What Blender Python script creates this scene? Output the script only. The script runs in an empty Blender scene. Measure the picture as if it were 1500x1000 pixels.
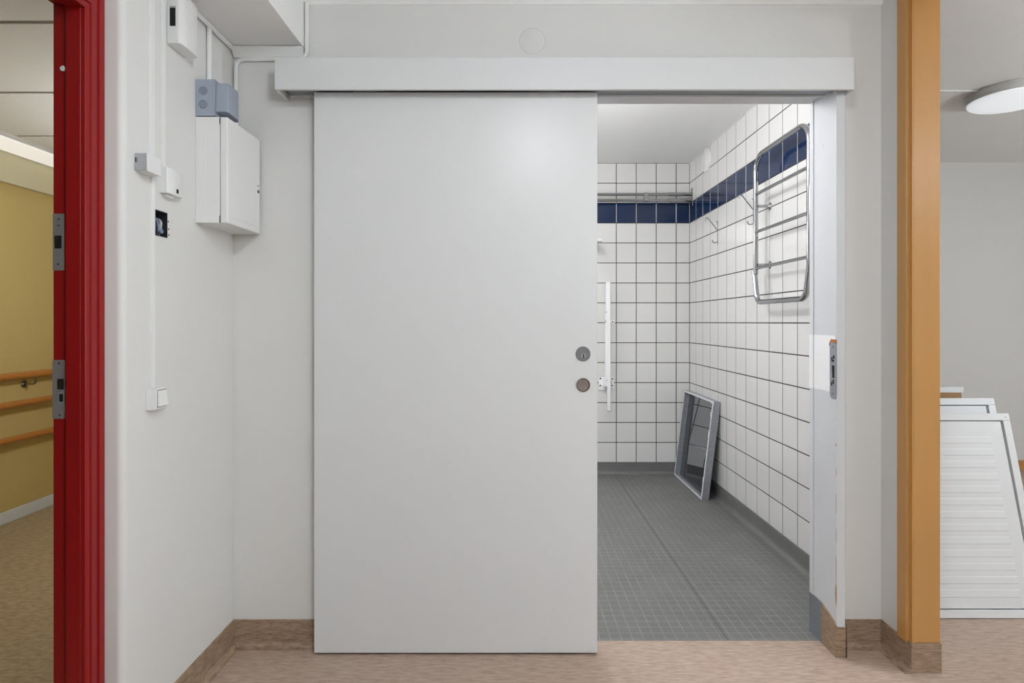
import bpy, bmesh, math, random
from mathutils import Vector, Matrix
random.seed(7)
S = bpy.context.scene
C = S.collection
PI = math.pi

# ------------------------------------------------------------------ camera, world, exposure
F = 855.0                       # focal length in pixels of the 1500 px frame
cam_d = bpy.data.cameras.new('camera')
cam_d.sensor_width = 36.0
cam_d.lens = F / 1500 * 36.0
cam_d.shift_x = 2 / 1500
cam_d.shift_y = -28 / 1500
cam_d.clip_start = 0.02
cam = bpy.data.objects.new('camera', cam_d)
C.objects.link(cam)
cam.location = (0, 0, 1.16)
cam.rotation_euler = (PI / 2, 0, 0)
S.camera = cam

W = bpy.data.worlds.new('world')
S.world = W
W.use_nodes = True
W.node_tree.nodes['Background'].inputs[0].default_value = (0.8, 0.85, 0.9, 1)
W.node_tree.nodes['Background'].inputs[1].default_value = 0.3
S.view_settings.view_transform = 'Standard'
S.view_settings.look = 'None'
S.view_settings.gamma = 1.0
S.view_settings.use_curve_mapping = False
S.view_settings.exposure = 0.0
NEUTRAL = (0.88, 0.945, 1.0, 1)

HALL_LAMP = 142.0
HALL_FILL = 58.0
BATH_LAMP = 96.0
SIDE_LAMP = 58.0
SIDE_LAMP_SEEN = 0.5
CORRIDOR_FILL = 64.0
CORRIDOR_STRIP = 0.5

# ------------------------------------------------------------------ materials
def lin(c):
    c = c / 255
    return c / 12.92 if c <= 0.04045 else ((c + 0.055) / 1.055) ** 2.4
def rgb(r, g, b):
    return (lin(r), lin(g), lin(b), 1)
def mat(name, col, rough=0.5, metal=0.0, var=0.0, vscale=6.0, bump=0.0, bscale=60.0, stretch=(1, 1, 1), spec=0.5, coat=0.0, col2=None, detail=4.0):
    m = bpy.data.materials.new(name)
    m.use_nodes = True
    nt = m.node_tree
    p = nt.nodes['Principled BSDF']
    p.inputs['Base Color'].default_value = col
    p.inputs['Roughness'].default_value = rough
    p.inputs['Metallic'].default_value = metal
    p.inputs['Specular IOR Level'].default_value = spec
    p.inputs['Coat Weight'].default_value = coat
    tc = nt.nodes.new('ShaderNodeNewGeometry')
    mp = nt.nodes.new('ShaderNodeMapping')
    mp.inputs['Scale'].default_value = stretch
    nt.links.new(tc.outputs['Position'], mp.inputs['Vector'])
    if var > 0 or col2:
        n = nt.nodes.new('ShaderNodeTexNoise')
        n.inputs['Scale'].default_value = vscale
        n.inputs['Detail'].default_value = detail
        n.inputs['Roughness'].default_value = 0.65
        nt.links.new(mp.outputs['Vector'], n.inputs['Vector'])
        r = nt.nodes.new('ShaderNodeValToRGB')
        r.color_ramp.elements[0].position = 0.3
        r.color_ramp.elements[1].position = 0.7
        if col2:
            a, b = col, col2
        else:
            a = tuple(min(1, c * (1 - var)) for c in col[:3]) + (1,)
            b = tuple(min(1, c * (1 + var)) for c in col[:3]) + (1,)
        r.color_ramp.elements[0].color = a
        r.color_ramp.elements[1].color = b
        nt.links.new(n.outputs['Fac'], r.inputs['Fac'])
        nt.links.new(r.outputs['Color'], p.inputs['Base Color'])
    if bump > 0:
        n2 = nt.nodes.new('ShaderNodeTexNoise')
        n2.inputs['Scale'].default_value = bscale
        n2.inputs['Detail'].default_value = 3
        nt.links.new(mp.outputs['Vector'], n2.inputs['Vector'])
        bp = nt.nodes.new('ShaderNodeBump')
        bp.inputs['Strength'].default_value = bump
        bp.inputs['Distance'].default_value = 0.002
        nt.links.new(n2.outputs['Fac'], bp.inputs['Height'])
        nt.links.new(bp.outputs['Normal'], p.inputs['Normal'])
    return m
def glow(name, col, strength):
    m = bpy.data.materials.new(name)
    m.use_nodes = True
    p = m.node_tree.nodes['Principled BSDF']
    p.inputs['Base Color'].default_value = (0.8, 0.8, 0.8, 1)
    p.inputs['Emission Color'].default_value = col
    p.inputs['Emission Strength'].default_value = strength
    return m
def grid_floor(name):
    """grey safety vinyl with a printed grid of 42 mm squares"""
    m = mat(name, rgb(112, 111, 109), 0.42, var=0.10, vscale=5, bump=0.15, bscale=500)
    nt = m.node_tree
    p = nt.nodes['Principled BSDF']
    src = p.inputs['Base Color'].links[0].from_socket
    g = nt.nodes.new('ShaderNodeNewGeometry')
    sx = nt.nodes.new('ShaderNodeSeparateXYZ')
    nt.links.new(g.outputs['Position'], sx.inputs[0])
    def line(sock, pitch, width, off):
        a = nt.nodes.new('ShaderNodeMath'); a.operation = 'ADD'; a.inputs[1].default_value = off + 100 * pitch
        b = nt.nodes.new('ShaderNodeMath'); b.operation = 'MODULO'; b.inputs[1].default_value = pitch
        c = nt.nodes.new('ShaderNodeMath'); c.operation = 'LESS_THAN'; c.inputs[1].default_value = width
        nt.links.new(sock, a.inputs[0]); nt.links.new(a.outputs[0], b.inputs[0]); nt.links.new(b.outputs[0], c.inputs[0])
        return c.outputs[0]
    lx = line(sx.outputs['X'], 0.0405, 0.0045, 0.0)
    ly = line(sx.outputs['Y'], 0.0425, 0.0045, 0.031)
    mx = nt.nodes.new('ShaderNodeMath'); mx.operation = 'MAXIMUM'
    nt.links.new(lx, mx.inputs[0]); nt.links.new(ly, mx.inputs[1])
    nz = nt.nodes.new('ShaderNodeTexNoise'); nz.inputs['Scale'].default_value = 9
    nt.links.new(g.outputs['Position'], nz.inputs['Vector'])
    rr = nt.nodes.new('ShaderNodeMapRange')
    rr.inputs[1].default_value = 0.35; rr.inputs[2].default_value = 0.65; rr.inputs[3].default_value = 0.35; rr.inputs[4].default_value = 0.9
    nt.links.new(nz.outputs['Fac'], rr.inputs[0])
    mu = nt.nodes.new('ShaderNodeMath'); mu.operation = 'MULTIPLY'
    nt.links.new(mx.outputs[0], mu.inputs[0]); nt.links.new(rr.outputs[0], mu.inputs[1])
    mix = nt.nodes.new('ShaderNodeMixRGB')
    mix.inputs[2].default_value = rgb(142, 141, 138)
    nt.links.new(mu.outputs[0], mix.inputs[0]); nt.links.new(src, mix.inputs[1])
    nt.links.new(mix.outputs[0], p.inputs['Base Color'])
    return m

M = {}
M['wall'] = mat('wall paint', rgb(224, 223, 220), 0.55, var=0.012, vscale=2, bump=0.05, bscale=140)
M['ceiling'] = mat('ceiling paint', rgb(245, 245, 243), 0.7, var=0.01, vscale=3, bump=0.06, bscale=200)
M['door'] = mat('door paint', rgb(222, 223, 223), 0.33, spec=0.4, var=0.008, vscale=3, bump=0.03, bscale=35)
M['white'] = mat('white lacquer', rgb(220, 221, 222), 0.42, var=0.008, vscale=5, bump=0.03, bscale=60)
M['lining'] = mat('grey white lining paint', rgb(212, 214, 217), 0.42, var=0.02, vscale=5, bump=0.04, bscale=60)
M['panel_white'] = mat('white panel lacquer', rgb(222, 223, 224), 0.4, var=0.008, vscale=9)
M['white_fresh'] = mat('unpainted white', rgb(246, 246, 247), 0.4, var=0.008, vscale=9)
M['plastic'] = mat('white plastic', rgb(234, 234, 233), 0.35, var=0.006, vscale=20)
M['plastic_bright'] = mat('bright white plastic', rgb(250, 250, 250), 0.4, var=0.004, vscale=20)
M['plastic_grey'] = mat('aged grey plastic', rgb(176, 178, 181), 0.4, var=0.02, vscale=30)
M['bluegrey'] = mat('blue grey plastic', rgb(158, 168, 182), 0.4, var=0.03, vscale=40)
M['seam'] = mat('weld seam', rgb(74, 74, 74), 0.5, var=0.05, vscale=40)
M['bluegrey_dark'] = mat('blue grey plastic ring', rgb(128, 138, 152), 0.4, var=0.03, vscale=40)
M['black'] = mat('black void', rgb(14, 14, 15), 0.6, var=0.05, vscale=40)
M['dark'] = mat('dark seam', rgb(52, 53, 56), 0.6, var=0.05, vscale=40)
M['red'] = mat('red gloss paint', rgb(142, 22, 24), 0.34, spec=0.35, var=0.05, vscale=12, bump=0.10, bscale=45, stretch=(1, 1, 0.12))
M['orange'] = mat('ochre gloss paint', rgb(194, 144, 84), 0.34, var=0.045, vscale=10, bump=0.06, bscale=45, stretch=(1, 1, 0.12))
M['vinyl'] = mat('beige linoleum', rgb(154, 132, 116), 0.5, vscale=120, col2=rgb(200, 177, 160), bump=0.08, bscale=180, stretch=(0.16, 1, 1), detail=8)
M['vinyl_base'] = mat('brown linoleum upstand', rgb(118, 97, 77), 0.5, vscale=150, col2=rgb(180, 154, 130), bump=0.10, bscale=220, stretch=(0.2, 0.2, 1), detail=8)
M['bounce_vinyl'] = mat('linoleum tinted by warm bounce', rgb(144, 122, 92), 0.5, vscale=70, col2=rgb(192, 170, 136), bump=0.06, bscale=150, stretch=(0.35, 1, 1), detail=7)  # same linoleum as the hall, warm wall bounce put into its colour
M['grid'] = grid_floor('grey grid vinyl')
M['grey_vinyl'] = mat('grey vinyl', rgb(112, 111, 110), 0.42, var=0.07, vscale=9, bump=0.1, bscale=300)
M['bluegrey_vinyl'] = mat('blue grey vinyl', rgb(118, 122, 130), 0.45, var=0.07, vscale=25)
M['tile'] = mat('white glazed tile', rgb(226, 225, 222), 0.12, var=0.012, vscale=3, bump=0.05, bscale=9)
M['tile_blue'] = mat('blue glazed tile', rgb(12, 37, 74), 0.10, var=0.05, vscale=5, bump=0.05, bscale=9)
M['grout'] = mat('dark grout', rgb(62, 60, 59), 0.85, var=0.12, vscale=25)
M['grout_light'] = mat('light grout', rgb(190, 192, 194), 0.85, var=0.06, vscale=25)
M['chrome'] = mat('chrome', (0.40, 0.405, 0.415, 1), 0.12, 1.0, var=0.02, vscale=30)
M['plate'] = mat('worn strike plate steel', rgb(138, 134, 134), 0.45, 0.25, var=0.08, vscale=60, stretch=(1, 1, 4))
M['steel'] = mat('brushed steel', (0.42, 0.42, 0.43, 1), 0.32, 1.0, var=0.08, vscale=60, stretch=(1, 1, 8))
M['steel_dull'] = mat('dull painted steel', rgb(150, 155, 161), 0.4, 0.35, var=0.05, vscale=40)
M['lock'] = mat('dark satin nickel', (0.26, 0.26, 0.27, 1), 0.30, 1.0, var=0.06, vscale=80)
M['lock_warm'] = mat('warm satin nickel', (0.33, 0.28, 0.265, 1), 0.28, 1.0, var=0.06, vscale=80)
M['tray'] = mat('galvanised frame', rgb(158, 162, 168), 0.38, 0.45, var=0.12, vscale=50)
M['tray_rim'] = mat('silver rim', rgb(226, 228, 232), 0.4, 0.1, var=0.10, vscale=60)
M['mirror'] = mat('smoked mirror sheet', (0.26, 0.27, 0.29, 1), 0.03, 1.0, var=0.03, vscale=12)
M['rust'] = mat('bare orange wood', rgb(168, 104, 54), 0.7, var=0.15, vscale=90)
M['wood'] = mat('varnished rail wood', rgb(178, 116, 56), 0.35, var=0.12, vscale=26, stretch=(1, 0.08, 1))
M['chip'] = mat('bare brown wood', rgb(158, 130, 100), 0.75, var=0.2, vscale=120)
M['brown_board'] = mat('brown board', rgb(158, 120, 80), 0.55, var=0.10, vscale=30, stretch=(0.2, 1, 1))
M['yellow'] = mat('ochre yellow wall paint', rgb(198, 174, 114), 0.5, var=0.02, vscale=2, bump=0.05, bscale=140)
M['cream'] = mat('cream duct paint', rgb(205, 196, 165), 0.5, var=0.02, vscale=4)
M['skirt'] = mat('pale skirting', rgb(214, 217, 220), 0.45, var=0.02, vscale=8)
M['panel_tile'] = mat('mineral ceiling panel', rgb(232, 231, 227), 0.85, var=0.02, vscale=60, bump=0.3, bscale=260)
M['tbar'] = mat('grey ceiling grid', rgb(168, 168, 168), 0.5, var=0.02, vscale=10)
M['wire_blue'] = mat('blue grey wire', rgb(132, 150, 172), 0.45, var=0.1, vscale=60)
M['wire_dark'] = mat('dark wire', rgb(40, 42, 46), 0.45, var=0.1, vscale=60)
M['lamp_body'] = mat('lamp housing', rgb(222, 222, 221), 0.45, var=0.01, vscale=10)

# ------------------------------------------------------------------ mesh helpers
class MB:
    def __init__(s):
        s.v = []; s.f = []
    def box(s, x0, x1, y0, y1, z0, z1):
        if x0 > x1: x0, x1 = x1, x0
        if y0 > y1: y0, y1 = y1, y0
        if z0 > z1: z0, z1 = z1, z0
        n = len(s.v)
        s.v += [(x0, y0, z0), (x1, y0, z0), (x1, y1, z0), (x0, y1, z0), (x0, y0, z1), (x1, y0, z1), (x1, y1, z1), (x0, y1, z1)]
        s.f += [tuple(n + i for i in q) for q in ((0, 3, 2, 1), (4, 5, 6, 7), (0, 1, 5, 4), (1, 2, 6, 5), (2, 3, 7, 6), (3, 0, 4, 7))]
        return s
    def prism(s, poly, fn0, fn1):
        """sweep a 2D polygon between two placements (functions u,v -> xyz)"""
        n = len(s.v); k = len(poly)
        s.v += [tuple(fn0(u, v)) for u, v in poly] + [tuple(fn1(u, v)) for u, v in poly]
        s.f.append(tuple(n + i for i in range(k)))
        s.f.append(tuple(n + k + i for i in reversed(range(k))))
        for i in range(k):
            j = (i + 1) % k
            s.f.append((n + i, n + k + i, n + k + j, n + j))
        return s
    def tube(s, path, r, seg=12, closed=False):
        P = [Vector(p) for p in path]
        n0 = len(s.v); k = len(P)
        prev = None
        for i, p in enumerate(P):
            if closed:
                t = (P[(i + 1) % k] - P[i - 1]).normalized()
            else:
                t = (P[min(i + 1, k - 1)] - P[max(i - 1, 0)]).normalized()
            if prev is None:
                a = Vector((0, 0, 1)) if abs(t.z) < 0.9 else Vector((1, 0, 0))
                u = t.cross(a).normalized()
            else:
                u = (prev - t * prev.dot(t)).normalized()
            prev = u
            w = t.cross(u)
            for j in range(seg):
                a = 2 * PI * j / seg
                s.v.append(tuple(p + (u * math.cos(a) + w * math.sin(a)) * r))
        rings = k if closed else k - 1
        for i in range(rings):
            for j in range(seg):
                a = n0 + i * seg + j; b = n0 + i * seg + (j + 1) % seg
                c = n0 + ((i + 1) % k) * seg + (j + 1) % seg; d = n0 + ((i + 1) % k) * seg + j
                s.f.append((a, b, c, d))
        if not closed:
            s.f.append(tuple(n0 + j for j in reversed(range(seg))))
            s.f.append(tuple(n0 + (k - 1) * seg + j for j in range(seg)))
        return s
    def lathe(s, prof, o, ax, seg=32):
        """prof: (radius, height along ax) list"""
        o = Vector(o); ax = Vector(ax).normalized()
        a = Vector((0, 0, 1)) if abs(ax.z) < 0.9 else Vector((1, 0, 0))
        u = ax.cross(a).normalized(); w = ax.cross(u)
        n0 = len(s.v)
        for r, h in prof:
            for j in range(seg):
                t = 2 * PI * j / seg
                s.v.append(tuple(o + ax * h + (u * math.cos(t) + w * math.sin(t)) * r))
        for i in range(len(prof) - 1):
            for j in range(seg):
                s.f.append((n0 + i * seg + j, n0 + i * seg + (j + 1) % seg, n0 + (i + 1) * seg + (j + 1) % seg, n0 + (i + 1) * seg + j))
        s.f.append(tuple(n0 + j for j in reversed(range(seg))))
        e = n0 + (len(prof) - 1) * seg
        s.f.append(tuple(e + j for j in range(seg)))
        return s
    def build(s, name, m, parent=None, bevel=0.0, smooth=False, segs=2):
        me = bpy.data.meshes.new(name)
        me.from_pydata(s.v, [], s.f)
        bm = bmesh.new(); bm.from_mesh(me)
        bmesh.ops.recalc_face_normals(bm, faces=bm.faces)
        bm.to_mesh(me); bm.free()
        me.materials.append(M[m])
        o = bpy.data.objects.new(name, me)
        C.objects.link(o)
        if parent: o.parent = parent
        if smooth:
            for p in me.polygons: p.use_smooth = True
            me.set_sharp_from_angle(angle=math.radians(40))
        if bevel > 0:
            b = o.modifiers.new('bevel', 'BEVEL')
            b.width = bevel; b.segments = segs; b.limit_method = 'ANGLE'
            b.angle_limit = math.radians(40)
            for p in me.polygons: p.use_smooth = True
            me.set_sharp_from_angle(angle=math.radians(30)) if segs < 2 else None
            b.harden_normals = True
        return o
def box(name, m, parent, x0, x1, y0, y1, z0, z1, bevel=0.0, segs=2):
    return MB().box(x0, x1, y0, y1, z0, z1).build(name, m, parent, bevel, segs=segs)
def fillet(pts, r, n=6):
    P = [Vector(p) for p in pts]
    out = [P[0]]
    for i in range(1, len(P) - 1):
        a, b, c = P[i - 1], P[i], P[i + 1]
        d1 = (a - b).normalized(); d2 = (c - b).normalized()
        ang = d1.angle(d2)
        t = min(r / math.tan(ang / 2), (a - b).length * 0.49, (c - b).length * 0.49)
        rr = t * math.tan(ang / 2)
        bis = (d1 + d2).normalized()
        cen = b + bis * (rr / math.sin(ang / 2))
        s0 = b + d1 * t - cen; s1 = b + d2 * t - cen
        tot = s0.angle(s1); axs = s0.cross(s1).normalized()
        for k in range(n + 1):
            out.append(cen + Matrix.Rotation(tot * k / n, 3, axs) @ s0)
    out.append(P[-1])
    return out
def tag(o, label, cat=None, group=None, kind=None):
    o['label'] = label
    if cat: o['category'] = cat
    if group: o['group'] = group
    if kind: o['kind'] = kind
    return o
def empty(name, loc):
    o = bpy.data.objects.new(name, None)
    o.empty_display_size = 0.05
    C.objects.link(o); o.location = loc
    return o
def root(name, loc, label, cat, group=None, kind=None):
    return tag(empty(name, loc), label, cat, group, kind)
def adopt(r, *parts):
    """parent world-space parts to a root that sits at its own place"""
    bpy.context.view_layer.update()
    inv = Matrix.Translation(-Vector(r.location))
    for p in parts:
        p.parent = r
        p.matrix_parent_inverse = inv
def struct(o, label, cat):
    return tag(o, label, cat, kind='structure')
def cove(name, m, p0, p1, out, h, t=0.004, r=0.022, parent=None):
    """linoleum upstand with a coved foot, running from p0 to p1, facing out"""
    p0 = Vector(p0); p1 = Vector(p1); out = Vector(out); up = Vector((0, 0, 1))
    poly = [(0, 0), (t + r, 0.0), (t + r, 0.0008)]
    for k in range(1, 7):
        a = PI / 2 * k / 6
        poly.append((t + r - r * math.sin(a), 0.0008 + r - r * math.cos(a)))
    poly += [(t, h - 0.002), (t - 0.002, h), (0, h)]
    return MB().prism(poly, lambda u, v: p0 + out * u + up * v, lambda u, v: p1 + out * u + up * v).build(name, m, parent, smooth=True)

# ------------------------------------------------------------------ key planes (metres)
T = 0.1525                                   # tile pitch
YW, YB = 2.09, 2.19                          # front wall, hall side and bathroom side
XL = -0.9925                                 # left wall face
XR = 1.327                                   # right return wall face
HZ = 2.308                                   # hall ceiling
BX, BY = 1.37, 4.465                         # bathroom right wall and back wall tile faces
BZ0 = 0.0895                                 # first tile row
BZ = BZ0 + 15 * T                            # bathroom ceiling
OPX0, OPX1, OPZ = 0.22, 1.16, 1.994          # door opening
CX = -2.92                                   # corridor wall
SY, SZ = 4.6, 2.42                           # side room back wall and ceiling

# ------------------------------------------------------------------ structure: floors
struct(box('floor', 'vinyl', None, -1.117, 4.9, -1.7, 2.128, -0.05, 0.0), 'beige streaked linoleum floor of the hall', 'floor')
struct(box('floor_side_room', 'vinyl', None, 1.47, 4.9, 2.128, SY, -0.05, 0.0), 'beige linoleum floor of the side room beyond the ochre frame', 'floor')
bf = struct(box('floor_bathroom', 'grid', None, -1.2, 1.47, 2.128, BY + 0.02, -0.05, 0.0), 'grey bathroom vinyl floor printed with small squares', 'floor')
for i, (dx, w, m) in enumerate(((0.0, 0.0028, 'seam'), (0.0055, 0.0018, 'seam'))):
    box('weld_seam', m, bf, 0.791 + dx, 0.791 + dx + w * 0.6, 2.13, BY - 0.02, 0.0, 0.0006)
struct(box('floor_corridor', 'bounce_vinyl', None, CX - 0.1, -1.117, -1.7, 7.0, -0.05, 0.0), 'streaked corridor floor tinted tan for warm bounced light beyond the red frame', 'floor')

# ------------------------------------------------------------------ structure: walls and ceilings
w = MB()
w.box(-1.117, OPX0, YW, YB, 0, 2.5)
w.box(OPX1, 1.47, YW, YB, 0, 2.5)
w.box(OPX0, OPX1, YW, YB, OPZ, 2.5)
wf = struct(w.build('wall_front', 'wall'), 'white painted wall behind the sliding door', 'wall')

# left wall block with a real hole for the open socket box
hy0, hy1, hz0, hz1 = 1.6285, 1.6875, 1.403, 1.476
w = MB()
rc = 0.018
arc = [(XL - rc + rc * math.sin(a), 1.494 + rc - rc * math.cos(a)) for a in [PI / 2 * k / 6 for k in range(7)]]
poly = [(-1.117, 1.494)] + arc + [(XL, hy0), (-1.117, hy0)]
w.prism(poly, lambda u, v: (u, v, 0), lambda u, v: (u, v, HZ))
w.box(-1.117, XL, hy1, YW, 0, HZ)
w.box(-1.117, XL, hy0, hy1, 0, hz0)
w.box(-1.117, XL, hy0, hy1, hz1, HZ)
w.box(-1.117, XL - 0.05, hy0, hy1, hz0, hz1)
wl = w.build('wall_left', 'wall', smooth=True)
struct(wl, 'white wall block carrying the switch and fuse cabinet', 'wall')

w = MB()
w.box(-1.117, -1.05, -1.7, 0.45, 0, HZ)
w.box(-1.117, -1.05, 0.45, 1.494, 2.01, HZ)
struct(w.build('wall_hall_left', 'wall'), 'white hall wall around the red door frame', 'wall')
w = MB()
w.box(XR, 1.424, 1.994, YW, 0, HZ + 0.2)
w.box(XR, 1.424, 0.92, 1.994, 2.30, HZ + 0.2)
w.box(XR, 1.424, -1.7, 0.92, 0, HZ + 0.2)
struct(w.build('wall_right', 'wall'), 'narrow white return wall beside the ochre frame', 'wall')
struct(box('wall_hall_back', 'wall', None, -1.117, 1.424, -1.8, -1.7, 0, HZ + 0.1), 'white wall at the rear end of the hall', 'wall')
struct(box('ceiling', 'ceiling', None, -1.117, XR, -1.7, YW, HZ, HZ + 0.06), 'white painted hall ceiling', 'ceiling')

# bathroom shell
wb = struct(box('wall_bathroom_back', 'grout', None, -1.2, BX + 0.1, BY + 0.0004, BY + 0.1, 0, BZ + 0.1), 'bathroom back wall of white tiles with a blue row', 'wall')
wr = struct(box('wall_bathroom_right', 'grout', None, BX + 0.0004, 1.47, YB, BY + 0.0004, 0, BZ + 0.1), 'bathroom side wall of white tiles with a blue row behind the towel rack', 'wall')
struct(box('wall_bathroom_left', 'tile', None, -1.2, -1.1, YB, BY, 0, BZ + 0.1), 'white bathroom wall hidden behind the sliding door', 'wall')
struct(box('ceiling_bathroom', 'ceiling', None, -1.1, BX, YB, BY, BZ, BZ + 0.06), 'white bathroom ceiling', 'ceiling')
# caulk line between bathroom ceiling and tiles
box('caulk_line', 'white', wr, BX - 0.005, BX + 0.002, YB, BY, BZ - 0.006, BZ)

def tile_mesh(name, a, b, m):
    """glazed tile a x b, facing -Y, chamfered edge"""
    c, d = 0.0016, 0.003
    v = [(0, 0.0, 0), (a, 0.0, 0), (a, 0.0, b), (0, 0.0, b)]
    v = [(x, d, z) for x, _, z in v] + [(x, 0.0008, z) for x, _, z in v] + [(c, 0, c), (a - c, 0, c), (a - c, 0, b - c), (c, 0, b - c)]
    f = [(8, 9, 10, 11)]
    for i in range(4):
        j = (i + 1) % 4
        f += [(i, j, 4 + j, 4 + i), (4 + i, 4 + j, 8 + j, 8 + i)]
    me = bpy.data.meshes.new(name)
    me.from_pydata(v, [], f)
    me.materials.append(M[m])
    return me
G = 0.0056
tm = {}
def tile(parent, wdt, blue, loc, rz):
    key = (round(wdt, 4), blue)
    if key not in tm:
        tm[key] = tile_mesh('tile', wdt - G, T - G, 'tile_blue' if blue else 'tile')
    o = bpy.data.objects.new('tile', tm[key])
    o.location = loc
    o.rotation_euler = (random.uniform(-.0022, .0022), 0, rz + random.uniform(-.0022, .0022))
    o.parent = parent
    C.objects.link(o)
first = 0.104
cols = [(BX - first, first)]
x = BX - first
while x > -1.05:
    x -= T
    cols.append((x, T))
for x, wd in cols:
    for i in range(15):
        tile(wb, wd, i == 12, (x + G / 2, BY - 0.001, BZ0 + i * T + G / 2), 0)
for k in range(15):
    y = BY - k * T
    for i in range(15):
        tile(wr, T if k < 14 else BY - 14 * T - YB, i == 12, (BX - 0.001, y - G / 2, BZ0 + i * T + G / 2), -PI / 2)
zb0, zb1 = BZ0 + 12 * T + G / 2, BZ0 + 13 * T - G / 2
box('light_joint', 'grout_light', wb, -1.1, BX, BY - 0.0002, BY + 0.0010, zb0, zb1)
box('light_joint', 'grout_light', wr, BX - 0.0002, BX + 0.0010, YB, BY, zb0, zb1)
b = cove('baseboard_bathroom_back', 'grey_vinyl', (-1.1, BY + 0.002, 0), (BX, BY + 0.002, 0), (0, -1, 0), BZ0 + 0.001, 0.006, 0.025)
struct(b, 'coved grey vinyl upstand under the bathroom back wall', 'baseboard')
b = cove('baseboard_bathroom_right', 'grey_vinyl', (BX + 0.002, BY, 0), (BX + 0.002, YB, 0), (-1, 0, 0), BZ0 + 0.001, 0.006, 0.025)
struct(b, 'coved grey vinyl upstand under the tiled side wall', 'baseboard')

# side room shell
struct(box('wall_side_room_back', 'wall', None, 1.47, 5.0, SY, SY + 0.1, 0, SZ + 0.1), 'white far wall of the side room', 'wall')
struct(box('wall_side_room_right', 'wall', None, 4.9, 5.0, -1.6, SY, 0, SZ + 0.1), 'white outer wall of the side room', 'wall')
struct(box('wall_side_room_near', 'wall', None, 1.424, 4.9, -1.7, -1.6, 0, SZ + 0.1), 'white near wall of the side room', 'wall')
struct(box('ceiling_side_room', 'ceiling', None, 1.424, 4.9, -1.6, SY, SZ, SZ + 0.06), 'white ceiling of the side room', 'ceiling')
b = MB().box(1.47, 4.9, SY - 0.014, SY, 0, 0.075).build('baseboard_side_room', 'orange', bevel=0.003)
struct(b, 'ochre wooden baseboard along the far side room wall', 'baseboard')

# corridor shell
cw = struct(box('wall_corridor', 'yellow', None, CX - 0.1, CX, -1.7, 7.0, 0, 2.3), 'ochre yellow corridor wall behind the handrails', 'wall')
struct(box('wall_corridor_end', 'yellow', None, CX, -1.117, 7.0, 7.1, 0, 2.3), 'yellow wall at the far end of the corridor', 'wall')
struct(box('wall_corridor_near', 'yellow', None, CX, -1.117, -1.8, -1.7, 0, 2.3), 'yellow wall at the near end of the corridor', 'wall')
struct(box('wall_corridor_inner', 'yellow', None, -1.217, -1.117, YW, 7.0, 0, 2.3), 'yellow inner corridor wall behind the white wall block', 'wall')
struct(box('trim_corridor_duct', 'cream', None, CX, CX + 0.03, -1.7, 7.0, 1.962, 2.138, 0.003), 'cream duct band along the top of the yellow wall', 'trim')
struct(box('baseboard_corridor', 'skirt', None, CX, CX + 0.012, -1.7, 7.0, 0, 0.068, 0.003), 'pale grey skirting under the yellow wall', 'baseboard')
CZ = 2.17
cc = struct(box('ceiling_corridor', 'tbar', None, -2.684, -1.117, -1.7, 7.0, CZ + 0.004, CZ + 0.05), 'suspended corridor ceiling of mineral panels', 'ceiling')
me = None
for ix, (xa, xb) in enumerate(((-2.682, -1.135),)):
    me = None
    for k in range(-6, 8):
        ya = 1.963 + 0.6 * k + 0.011
        if me is None:
            o = box('ceiling_panel', 'panel_tile', cc, xa, xb, 0.0, 0.578, CZ - 0.001, CZ + 0.006, 0.002)
            me = o.data
        else:
            o2 = o.copy(); C.objects.link(o2); o2.parent = cc
            o = o2
        o.location = (0, ya, 0)

# ------------------------------------------------------------------ baseboards of the hall
BH = 0.098
struct(cove('baseboard_front', 'vinyl_base', (XL, YW, 0), (-0.30, YW, 0), (0, -1, 0), BH), 'brown linoleum upstand left of the sliding door', 'baseboard')
struct(cove('baseboard_left', 'vinyl_base', (XL, YW, 0), (XL, 1.50, 0), (1, 0, 0), BH), 'brown linoleum upstand under the white wall block', 'baseboard')
struct(cove('baseboard_nook', 'vinyl_base', (1.16, YW, 0), (XR, YW, 0), (0, -1, 0), BH), 'brown linoleum upstand in the nook beside the door lining', 'baseboard')
struct(cove('baseboard_right', 'vinyl_base', (XR, YW, 0), (XR, 1.926, 0), (-1, 0, 0), BH), 'brown linoleum upstand along the return wall', 'baseboard')

# soffit box in the upper left corner
so = struct(box('trim_soffit', 'ceiling', None, XL, -0.736, 0.6, YW, 2.138, HZ, 0.003), 'white boxed soffit in the ceiling corner above the fuse cabinet', 'soffit')
w = MB()
w.prism([(0, 0), (0.028, 0), (0.028, 0.006), (0.008, 0.032), (0, 0.032)], lambda u, v: (XL + 0.005, YW - u, 2.136 - v), lambda u, v: (-0.738, YW - u, 2.136 - v))
w.build('cornice_strip', 'ceiling', so, smooth=False)
w = MB()
w.prism([(0, 0), (0.014, 0), (0.006, 0.012), (0, 0.014)], lambda u, v: (-1.0 + 0.06, YW - u, HZ - v), lambda u, v: (XR, YW - u, HZ - v))
struct(w.build('trim_ceiling_edge', 'ceiling'), 'thin white caulk bead between hall wall and ceiling', 'trim')

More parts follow.
